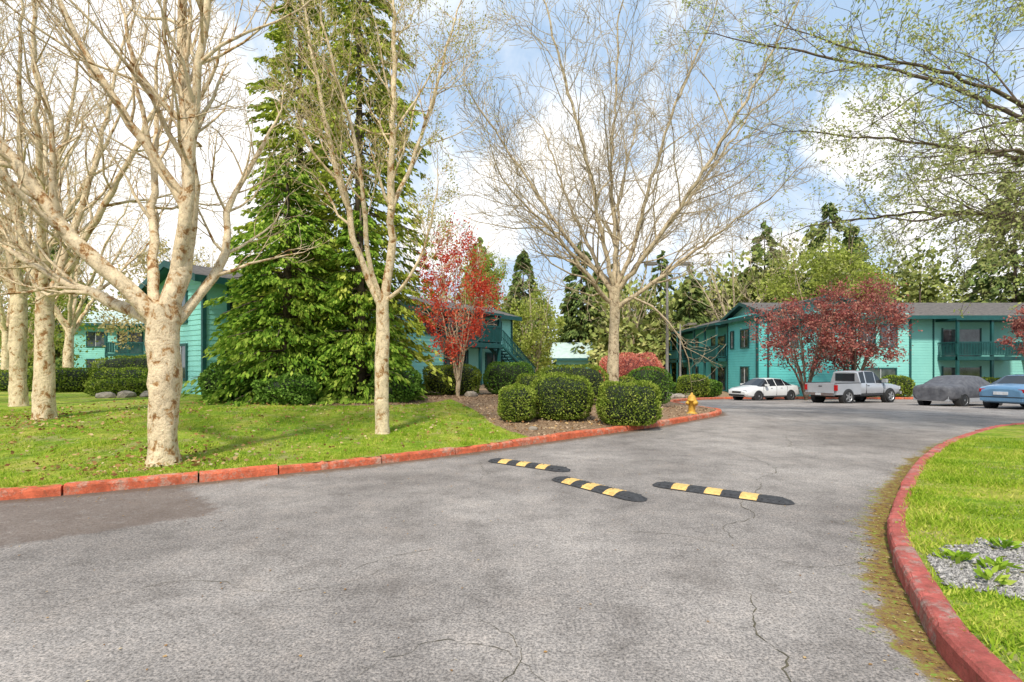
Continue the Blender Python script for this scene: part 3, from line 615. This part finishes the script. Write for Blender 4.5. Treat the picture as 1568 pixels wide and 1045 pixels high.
# ---------------------------------------------------------------- buildings
def building(name,loc,rz,L,D,H,wins,ends=(),decks=(),roofm=ROOF,side=TEAL,rise=1.9,over=.7,corners=(),lap=.2,bays=()):
    e=empty(name,loc,rz); w=MB(); t=MB(); g=MB()
    def wallstrip(p0,p1,z0,z1,nrm):
        z=z0
        while z<z1-1e-3:
            zt=min(z+lap,z1); a=(p0[0]+nrm[0]*.022,p0[1]+nrm[1]*.022,z); b=(p1[0]+nrm[0]*.022,p1[1]+nrm[1]*.022,z)
            c=(p1[0]+nrm[0]*.002,p1[1]+nrm[1]*.002,zt); d=(p0[0]+nrm[0]*.002,p0[1]+nrm[1]*.002,zt)
            w.face([a,b,c,d]); a2=(p0[0],p0[1],z);b2=(p1[0],p1[1],z); w.face([a2,b2,b,a]); z=zt
    wallstrip((0,0),(L,0),-.4,H,(0,-1)); wallstrip((L,0),(L,D),-.4,H,(1,0)); wallstrip((L,D),(0,D),-.4,H,(0,1)); wallstrip((0,D),(0,0),-.4,H,(-1,0))
    for (bx0,bx1,bd) in bays:
        wallstrip((bx0,-bd),(bx1,-bd),-.4,H,(0,-1)); wallstrip((bx1,-bd),(bx1,0),-.4,H,(1,0)); wallstrip((bx0,0),(bx0,-bd),-.4,H,(-1,0))
        for cx in (bx0,bx1): t.box(cx-.08,cx+.08,-bd-.06,-bd+.08,-.4,H-.01)
    for x in (0,L):
        w.face([(x,0,H),(x,D,H),(x,D/2,H+rise)] if x else [(x,D,H),(x,0,H),(x,D/2,H+rise)])
    for x in (0,L):
        for y in (0,D): t.box(x-.07,x+.07,y-.07,y+.07,-.4,H)
    for x in corners: t.box(x-.06,x+.06,-.05,.02,-.4,H)
    r=MB(); k=rise/(D/2); mb_=max([b[2] for b in bays],default=0); ov=over+mb_
    for s in (0,1):
        y0=-ov if s==0 else D+over; z0=H-k*(ov if s==0 else over)+.12
        A=[(-over,y0,z0),(L+over,y0,z0),(L+over,D/2,H+rise+.12),(-over,D/2,H+rise+.12)]
        B=[(a,b,c-.14) for a,b,c in A]
        r.face(A if s==0 else A[::-1]); r.face(B[::-1] if s==0 else B,1)
        yf=y0-.03 if s==0 else y0+.03
        t.box(-over-.03,L+over+.03,min(y0,yf),max(y0,yf),z0-.24,z0+.02)
        for x in (-over,L+over):
            xx=x-.03 if x<0 else x+.03
            q=[(xx,y0,z0-.24),(xx,D/2,H+rise-.12),(xx,D/2,H+rise+.14),(xx,y0,z0+.02)]; t.face(q); t.face([(a-(.05 if x>0 else -.05),b,c) for a,b,c in q][::-1])
    def win(x,z,ww,hh,y=0,M=None,fr=.1):
        g.box(x-ww/2,x+ww/2,y-.045,y-.03,z,z+hh,0,M)
        for a in ((x-ww/2-fr,x-ww/2,z-fr,z+hh+fr),(x+ww/2,x+ww/2+fr,z-fr,z+hh+fr),(x-ww/2,x+ww/2,z-fr,z),(x-ww/2,x+ww/2,z+hh,z+hh+fr)):
            t.box(a[0],a[1],y-.08,y-.0,a[2],a[3],0,M)
        t.box(x-.02,x+.02,y-.07,y-.046,z,z+hh,1,M)
    for q in wins: win(*q)
    for (s,yy,z,ww,hh) in ends:
        M=Matrix.Translation((0 if s==0 else L,yy,0))@Matrix.Rotation(R(-90 if s==0 else 90),4,'Z'); win(0,z,ww,hh,0,M)
    w.obj('siding_walls',[side],e); t.obj('trim_and_frames',[TRIM,WHITE],e); g.obj('window_panes',[GLASS],e); r.obj('roof',[roofm,TRIM],e)
    d=MB(); g2=MB()
    for (x0,x1,z,dp,roofz) in decks:
        d.box(x0,x1,-dp,-.036,z-.28,z)
        for zz in (z+.05,.1):
            g2.box(x0+.4,x0+(x1-x0)*.62,-.06,-.04,zz,zz+2.0)
            d.box(x0+.3,x0+.4,-.09,-.036,zz,zz+2.1); d.box(x0+(x1-x0)*.62,x0+(x1-x0)*.62+.1,-.09,-.036,zz,zz+2.1); d.box(x0+(x1-x0)*.3,x0+(x1-x0)*.3+.08,-.08,-.061,zz,zz+2)
        for x in (x0+.08,(x0+x1)/2,x1-.08): d.box(x-.08,x+.08,-dp+.03,-dp+.19,-.4,roofz)
        d.box(x0-.15,x1+.15,-dp-.1,-.036,roofz,roofz+.14)
        for (h0,h1) in ((z+.98,z+1.06),(z+.08,z+.14)):
            d.box(x0,x1,-dp-.0,-dp+.06,h0,h1)
            d.box(x0,x0+.06,-dp+.06,-.04,h0,h1); d.box(x1-.06,x1,-dp+.06,-.04,h0,h1)
        x=x0+.1
        while x<x1: d.box(x,x+.055,-dp+.01,-dp+.045,z+.14,z+.98); x+=.11
        y=-dp+.12
        while y<-.1:
            d.box(x0+.01,x0+.045,y,y+.035,z+.14,z+.98); d.box(x1-.045,x1-.01,y,y+.035,z+.14,z+.98); y+=.125
    if decks: d.obj('balcony_decks',[TRIM],e); g2.obj('sliding_doors',[GLASS],e)
    return e
th=math.atan2(16,11.8)
bl=building('teal_apartment_building',(-11.8,20,.45),th,19.8,4.6,4.6,
   [(1.6,.7,1.3,1.3),(1.6,3.1,1.3,1.1),(5,.9,1.6,1.3),(5,3.1,1.6,1.1),(9,.9,1.6,1.3),(9,3.1,1.6,1.1),(12.5,3.1,1.6,1.1),(17.8,3.0,1.5,1.1),(17.8,.8,1.5,1.2)],
   ends=[(0,1.9,.7,.9,1.3),(0,1.9,3.0,.9,1.1),(1,2,3.0,1.2,1.1)],decks=[(12.8,16.6,2.6,1.6,4.3)],rise=.7,over=.5,side=TEAL)
st=MB()
for i in range(13):
    st.box(16.7+i*.28,17.0+i*.28,-1.6,-.45,2.5-i*.18,2.56-i*.18)
for yy in (-1.62,-.46):
    for hz in (0,.95,.5):
        st.tube([Vector((16.7,yy,2.5+hz)),Vector((20.4,yy,.15+hz))],[.05 if hz else .13]*2,4)
    for i in range(25):
        x=16.75+i*.147; z=2.5-(x-16.7)*.635; st.box(x-.025,x+.025,yy-.02,yy+.02,z,z+.95)
st.obj('exterior_staircase',[TRIM],bl)
ba=building('teal_apartment_building',(19.0,67,-.53),R(-90),28.2,9,6.2,
   [(26.2,3.7,1.3,1.3,-.8),(26.2,.7,1.3,1.4,-.8),(23.9,3.7,.5,1.3,-.8),(13,3.6,1.5,1.4),(6,3.6,1.5,1.4),(13,.7,1.5,1.4)],
   ends=[(1,1.6,3.7,1.1,1.3)],decks=[(17,22.6,2.9,1.7,5.7),(7.5,12,2.9,1.7,5.7)],bays=[(23,28.2,.8)],side=TEALS,rise=1.2,over=.5)
bb=building('teal_apartment_building',(19.6,39.2,-.53),0,30,9,6.1,
   [(2.2,3.7,1.6,1.4),(2.2,.7,1.6,1.4),(6.6,3.7,1.1,1.5,-.6),(8.2,3.7,1.1,1.5,-.6),(7.6,.8,2.2,1.2,-.6),(4.5,.5,1.2,2.0)],
   decks=[(12.3,17.4,2.9,1.8,5.5),(18.6,24,2.9,1.8,5.5)],corners=[12],bays=[(5.6,9.8,.6)],side=TEAL,rise=1.3,over=.6)
building('distant_apartment_building',(-42,50,.3),R(8),9,8,5.6,[(2,3.3,1.5,1.3),(2,.7,1.5,1.3)],decks=[(3.6,7.6,2.6,1.5,5.2)],rise=1.4,side=TEAL,roofm=LROOF)
building('distant_house',(5.0,60,-.5),R(-12),4.0,5,3.4,[(1.2,1,.9,1.3),(2.9,1,.9,1.3)],rise=1.5,side=TEAL,roofm=LROOF)
# ---------------------------------------------------------------- hydrant
HY=simple('hydrant_yellow',(.72,.42,.05),(.5,.28,.04),12,.55,.3)
def lathe(mb,prof,n=16,M=None,mi=0):
    b=len(mb.v)
    for r,z in prof:
        for j in range(n):
            p=Vector((r*math.cos(6.2832*j/n),r*math.sin(6.2832*j/n),z)); p=M@p if M else p; mb.v.append(tuple(p))
    for i in range(len(prof)-1):
        for j in range(n):
            j2=(j+1)%n; mb.f.append((b+i*n+j,b+i*n+j2,b+(i+1)*n+j2,b+(i+1)*n+j)); mb.m.append(mi); mb.sm.append(True)
h=MB(); lathe(h,[(.0,0),(.17,0),(.17,.04),(.11,.05),(.11,.09),(.105,.40),(.15,.41),(.15,.455),(.13,.47),(.125,.52),(.10,.58),(.05,.62),(.035,.63),(.035,.68),(.0,.68)])
for a,l,r in ((0,.2,.05),(180,.2,.05),(-90,.22,.072)):
    M=Matrix.Translation((0,0,.36))@Matrix.Rotation(R(a),4,'Z')@Matrix.Rotation(R(90),4,'Y'); lathe(h,[(r*.8,.08),(r*.8,l*.7),(r*1.15,l*.7),(r*1.15,l*.95),(r*.4,l),(r*.3,l+.04),(0,l+.04)],12,M)
o=h.obj('fire_hydrant',[HY]); o.location=(5.75,16.7,hl(5.75,16.7)-.02); o.rotation_euler=(0,0,.3)
MET=simple('lamp_metal',(.2,.18,.15),(.14,.12,.1),4,.5)
def lamp(x,y,z,hh,double):
    m=MB(); lathe(m,[(0,0),(.16,0),(.16,.35),(.09,.38),(.075,hh*.5),(.055,hh),(0,hh)],10)
    for s in ((-1,1) if double else (1,)):
        m.tube([Vector((0,0,hh-.25)),Vector((s*.35,0,hh-.05)),Vector((s*.7,0,hh))],[.03]*3,6)
        m.box(min(s*.55,s*1.15),max(s*.55,s*1.15),-.16,.16,hh-.03,hh+.1); m.box(min(s*.62,s*1.05),max(s*.62,s*1.05),-.11,.11,hh-.06,hh-.031,1)
    o=m.obj('street_lamp',[MET,WHITE]); o.location=(x,y,z); return o
lamp(7.9,26.6,hl(7.9,26.6)-.1,7.1,True); lamp(12.4,38.5,hl(12.4,38.5),5.3,False)
m=MB(); m.tube([Vector((0,0,0)),Vector((0,0,1.3))],[.05,.05],8); m.tube([Vector((0,0,1.3)),Vector((0,0,1.42))],[.09,.06],8); o=m.obj('bollard_light',[MET]); o.location=(-21,27,.5)
# ---------------------------------------------------------------- vehicles
def paint(name,c,metal=.4,rough=.3):
    m,nt,b=new_mat(name); nt.links.new(ramp(nt,noise(nt,2,3),[(.3,tuple(x*.9 for x in c)),(.7,c)]),b.inputs['Base Color']); b.inputs['Metallic'].default_value=metal
    b.inputs['Roughness'].default_value=rough; b.inputs['Coat Weight'].default_value=.6; return m
TYRE=simple('tyre_rubber',(.025,.025,.025),(.015,.015,.015),9,.8); RIM=simple('alloy_rim',(.5,.5,.5),(.35,.35,.35),9,.35,0,.6)
REDL=simple('tail_light_red',(.5,.02,.02),(.35,.01,.01),9,.2); HEADL=simple('headlight_glass',(.65,.68,.7),(.5,.5,.52),9,.1); BLK=simple('black_plastic',(.03,.03,.03),(.02,.02,.02),9,.5)
CH=simple('chrome',(.6,.6,.6),(.5,.5,.5),5,.2,0,.9); PLT=simple('licence_plate',(.6,.62,.65),(.5,.5,.5),9,.5)
CGL=simple('car_glass',(.03,.035,.04),(.02,.025,.03),2,.08)
VM=lambda p:[p,CGL,TYRE,RIM,REDL,HEADL,BLK,CH,PLT]
def wheel(mb,x,y,r,s,wd=.22):
    M=Matrix.Translation((x,y,r))@Matrix.Rotation(R(-90*s),4,'X')
    lathe(mb,[(0,-wd/2),(r*.96,-wd/2),(r,-wd/2+.03),(r,wd/2-.03),(r*.94,wd/2),(r*.66,wd/2)],24,M,2)
    lathe(mb,[(r*.66,wd/2),(r*.62,wd/2-.03),(r*.55,wd/2-.035)],24,M,3)
    lathe(mb,[(r*.55,wd/2-.035),(0,wd/2-.05)],24,M,6)
    for k in range(5):
        MM=M@Matrix.Rotation(6.2832*k/5,4,'Z'); mb.box(.0,r*.63,-.035,.035,wd/2-.045,wd/2-.015,3,MM)
    lathe(mb,[(.06,wd/2-.01),(0,wd/2-.005)],10,M,3)
def arch(mb,x,y,r,s):
    M=Matrix.Translation((x,y,r*.98))@Matrix.Rotation(R(-90*s),4,'X')
    lathe(mb,[(r*1.17,-.25),(r*1.17,.004),(0,.006)],24,M,6)
def loft(mb,S,glass_side,glass_top,mi=0,gm=1):
    rings=[]
    for x,w,zb,bl,zr,rw in S:
        h=[(w*.8,zb),(w*.97,zb+.1),(w,zb+(bl-zb)*.55),(w*.985,bl-.06),(w*.95,bl),(rw,zr-.05),(rw*.8,zr-.005)]
        ring=[(x,0,zb)]+[(x,a,z) for a,z in h]+[(x,0,zr+.012)]+[(x,-a,z) for a,z in h[::-1]]
        rings.append(ring)
    n=len(rings[0]); b=len(mb.v)
    for r in rings: mb.v.extend(r)
    for i in range(len(rings)-1):
        for j in range(n):
            j2=(j+1)%n; m=mi
            if i in glass_side and j in (5,n-6): m=gm
            if i in glass_top and j in (6,7,8,9): m=gm
            mb.f.append((b+i*n+j,b+(i+1)*n+j,b+(i+1)*n+j2,b+i*n+j2)); mb.m.append(m); mb.sm.append(m!=gm)
    mb.f.append(tuple(b+j for j in range(n))); mb.m.append(mi); mb.sm.append(False)
    mb.f.append(tuple(b+(len(rings)-1)*n+j for j in range(n))[::-1]); mb.m.append(mi); mb.sm.append(False)
def sedan(name,x,y,rz,pm,cover=None):
    mb=MB()
    S=[(-2.3,.62,.36,.74,.82,.5),(-2.24,.76,.3,.86,.93,.6),(-2.0,.84,.25,.92,.99,.66),(-1.6,.88,.24,.94,1.03,.66),(-1.5,.885,.24,.94,1.04,.64),
       (-.9,.89,.22,.94,1.37,.56),(-.84,.89,.22,.935,1.385,.56),(-.16,.89,.22,.925,1.42,.58),(-.10,.89,.22,.92,1.42,.58),(.45,.89,.22,.91,1.385,.57),(.49,.89,.22,.905,1.37,.57),
       (1.2,.885,.22,.89,.95,.68),(1.3,.88,.22,.87,.92,.66),(1.85,.86,.23,.79,.84,.62),(2.15,.8,.27,.68,.75,.55),(2.3,.66,.34,.58,.64,.45)]
    if cover:
        S=[(a,b*1.03,.3,d,e_+.02,f*1.08) for i,(a,b,c,d,e_,f) in enumerate(S)]
        loft(mb,S,(),())
    else:
        loft(mb,S,(4,6,8,10),(4,10))
    for xx in (-1.35,1.38):
        for s in (1,-1):
            arch(mb,xx,s*.895,.315,s); wheel(mb,xx,s*.80,.315,s)
    if not cover:
        for s in (1,-1):
            mb.box(-2.27,-2.0,s*.58-.17,s*.58+.17,.70,.84,4); mb.box(2.02,2.24,s*.56-.17,s*.56+.17,.58,.69,5)
            mb.box(.72,.9,s*.98-.1,s*.98+.1,.92,1.05,0)
            for dx in (-.1,.75): mb.box(dx-.5,dx-.36,s*.885-.02,s*.885+.025,.78,.81,7)
            mb.box(-1.0,1.0,s*.87-.03,s*.87+.035,.25,.32,6)
            for dx in (-1.02,-.12,.98): mb.box(dx-.008,dx+.008,s*.86,s*.893,.34,.9,6)
        mb.box(-2.325,-2.2,-.7,.7,.34,.5,0); mb.box(-2.34,-2.2,-.72,.72,.5,.53,6); mb.box(-2.335,-2.25,-.24,.24,.6,.73,8)
        mb.box(2.2,2.32,-.35,.35,.5,.6,6); mb.box(2.22,2.335,-.6,.6,.3,.42,6)
    else:
        mb.box(-2.26,-2.0,-.74,.74,.26,.5,9)
        for s in (1,-1): mb.box(-.95,.95,s*.86-.03,s*.86+.02,.22,.42,9)
    o=mb.obj(name,VM(cover or pm)+[pm],None,.012); o.location=(x,y,float(roadz(x,y))+.005); o.rotation_euler=(0,0,rz)
    return o
def pickup(name,x,y,rz,pm):
    mb=MB()
    S=[(-.72,.9,.45,1.1,1.68,.68),(-.66,.9,.45,1.1,1.73,.7),(-.3,.9,.45,1.1,1.77,.71),(-.22,.9,.45,1.1,1.775,.71),(.5,.9,.45,1.09,1.76,.7),(.55,.9,.45,1.09,1.75,.7),(1.22,.9,.45,1.07,1.13,.76),(1.4,.9,.45,1.05,1.11,.76),(2.2,.89,.45,.98,1.04,.74),(2.52,.86,.47,.92,.98,.7),(2.62,.8,.5,.84,.9,.66)]
    loft(mb,S,(1,3,5),(5,))
    mb.box(-.735,-.721,-.55,.55,1.2,1.62,1)
    for s in (1,-1):
        mb.box(-2.62,-.74,s*.88-.05,s*.88+.05,.5,1.1); mb.box(-2.63,-.74,s*.88-.06,s*.88+.06,1.1,1.13,6)
        arch(mb,-1.75,s*.932,.38,s); wheel(mb,-1.75,s*.84,.38,s,.26); arch(mb,1.65,s*.905,.38,s); wheel(mb,1.65,s*.84,.38,s,.26)
        mb.box(-2.66,-2.56,s*.86-.075,s*.86+.075,.72,1.02,4); mb.box(2.42,2.62,s*.72-.13,s*.72+.13,.72,.9,5)
        mb.box(.95,1.12,s*1.02-.12,s*1.02+.12,1.12,1.32,0); mb.box(-.2,-.05,s*.9-.02,s*.9+.025,.95,.98,6)
        mb.box(-.8,1.1,s*.87-.03,s*.87+.04,.42,.5,6)
        for dx in (-.73,-.26,1.15): mb.box(dx-.008,dx+.008,s*.87,s*.905,.52,1.06,6)
    mb.box(-2.64,-2.56,-.78,.78,.52,1.08); mb.box(-2.645,-2.641,-.5,.5,.66,.98,0); mb.box(-2.55,-.75,-.83,.83,.5,.62,6)
    mb.box(-2.82,-2.65,-.85,.85,.45,.6,7); mb.box(-2.83,-2.821,-.16,.16,.47,.58,8); mb.box(-2.66,-2.646,-.1,.1,.92,.97,6)
    mb.box(2.6,2.76,-.84,.84,.46,.62,7); mb.box(2.6,2.65,-.5,.5,.68,.88,6); mb.box(-2.4,2.4,-.5,.5,.35,.5,6)
    o=mb.obj(name,VM(pm),None,.012); o.location=(x,y,float(roadz(x,y))+.005); o.rotation_euler=(0,0,rz)
WP=paint('white_car_paint',(.75,.75,.73),.0); SP=paint('silver_car_paint',(.5,.51,.53),.35,.35); BP=paint('blue_car_paint',(.16,.32,.5),.3)
CV=simple('grey_car_cover',(.13,.13,.14),(.07,.07,.08),5,.7,.8,0,7)
sedan('parked_white_sedan',16.2,33.6,R(202),WP)
pickup('parked_silver_pickup_truck',19.1,29.2,R(22),SP)
sedan('parked_car_under_cover',21.6,25.2,R(22),SP,CV)
sedan('parked_blue_sedan',22.0,22.1,R(22),BP)
# ---------------------------------------------------------------- sky / light
S_EL,S_AZ=50,194
w=bpy.data.worlds.new('World'); bpy.context.scene.world=w; w.use_nodes=True; nt=w.node_tree
for n_ in list(nt.nodes): nt.nodes.remove(n_)
out=nt.nodes.new('ShaderNodeOutputWorld'); sky=nt.nodes.new('ShaderNodeTexSky'); sky.sky_type='NISHITA'; sky.sun_disc=False
sky.sun_elevation=R(S_EL); sky.sun_rotation=R(S_AZ); sky.air_density=1.0; sky.dust_density=1.5
bg=nt.nodes.new('ShaderNodeBackground'); bg.inputs[1].default_value=.15; nt.links.new(sky.outputs[0],bg.inputs[0])
tc=nt.nodes.new('ShaderNodeTexCoord'); G=tc.outputs['Generated']
n1=noise(nt,6,8,.66,G); n2=noise(nt,2.6,7,.68,G,.5); n3=noise(nt,7,5,.6,G)
mask=None
for px,pz,r in ((.11,.40,.14),(-.02,.31,.14),(.25,.30,.13),(-.14,.24,.11),(.36,.22,.09),(.52,.17,.12),(.66,.42,.1),(.95,.3,.17),(-.85,.35,.38)):
    v=Vector((px,1,pz)).normalized()
    vm=nt.nodes.new('ShaderNodeVectorMath'); vm.operation='DISTANCE'; nt.links.new(G,vm.inputs[0]); vm.inputs[1].default_value=v
    k=mth(nt,'SUBTRACT',r,vm.outputs['Value'])
    mask=k if mask is None else mth(nt,'MAXIMUM',mask,k)
cm=mth(nt,'ADD',mask,mth(nt,'MULTIPLY',mth(nt,'SUBTRACT',n1,.5),.26)); cm=mth(nt,'MULTIPLY',cm,16,clamp=True)
wi=mth(nt,'MULTIPLY',mth(nt,'SUBTRACT',n2,.46),3.6,clamp=True)
wi=mth(nt,'ADD',mth(nt,'MULTIPLY',wi,.78),.1)
cm=mth(nt,'MAXIMUM',cm,wi)
sz=nt.nodes.new('ShaderNodeSeparateXYZ'); nt.links.new(G,sz.inputs[0])
hz=mth(nt,'MULTIPLY',mth(nt,'SUBTRACT',.24,sz.outputs[2]),4,clamp=True); cm=mth(nt,'MAXIMUM',cm,mth(nt,'MULTIPLY',hz,.75))
cc=ramp(nt,n3,[(.35,(.88,.92,.97)),(.5,(1,.99,.97))])
bg2=nt.nodes.new('ShaderNodeBackground'); bg2.inputs[1].default_value=1.3; nt.links.new(cc,bg2.inputs[0])
bg3=nt.nodes.new('ShaderNodeBackground'); bg3.inputs[1].default_value=1.0; bg3.inputs[0].default_value=(.47,.7,1.0,1)
m0=nt.nodes.new('ShaderNodeMixShader'); m0.inputs[0].default_value=.8; nt.links.new(bg.outputs[0],m0.inputs[1]); nt.links.new(bg3.outputs[0],m0.inputs[2])
ms=nt.nodes.new('ShaderNodeMixShader'); nt.links.new(cm,ms.inputs[0]); nt.links.new(m0.outputs[0],ms.inputs[1]); nt.links.new(bg2.outputs[0],ms.inputs[2]); nt.links.new(ms.outputs[0],out.inputs[0])
sun=bpy.data.lights.new('sun','SUN'); sun.energy=4.3; sun.angle=R(6); sun.color=(1,.94,.84)
so=bpy.data.objects.new('sun',sun); COL.objects.link(so)
az=R(S_AZ); sd=Vector((math.sin(az)*math.cos(R(S_EL)),math.cos(az)*math.cos(R(S_EL)),math.sin(R(S_EL))))
so.rotation_euler=sd.to_track_quat('Z','Y').to_euler(); so.location=(0,-10,30)
# ---------------------------------------------------------------- camera
cam=bpy.data.cameras.new('camera'); cam.lens=800/1568*36; cam.sensor_width=36; cam.shift_y=.0255; cam.clip_end=2000; cam.clip_start=.05
co=bpy.data.objects.new('camera',cam); COL.objects.link(co); co.location=(0,0,1.6); co.rotation_euler=(R(90),0,0)
sc=bpy.context.scene; sc.camera=co
sc.view_settings.view_transform='Standard'; sc.view_settings.look='None'; sc.view_settings.exposure=0
print('verts',sum(len(o.data.vertices) for o in bpy.data.objects if o.type=='MESH'))
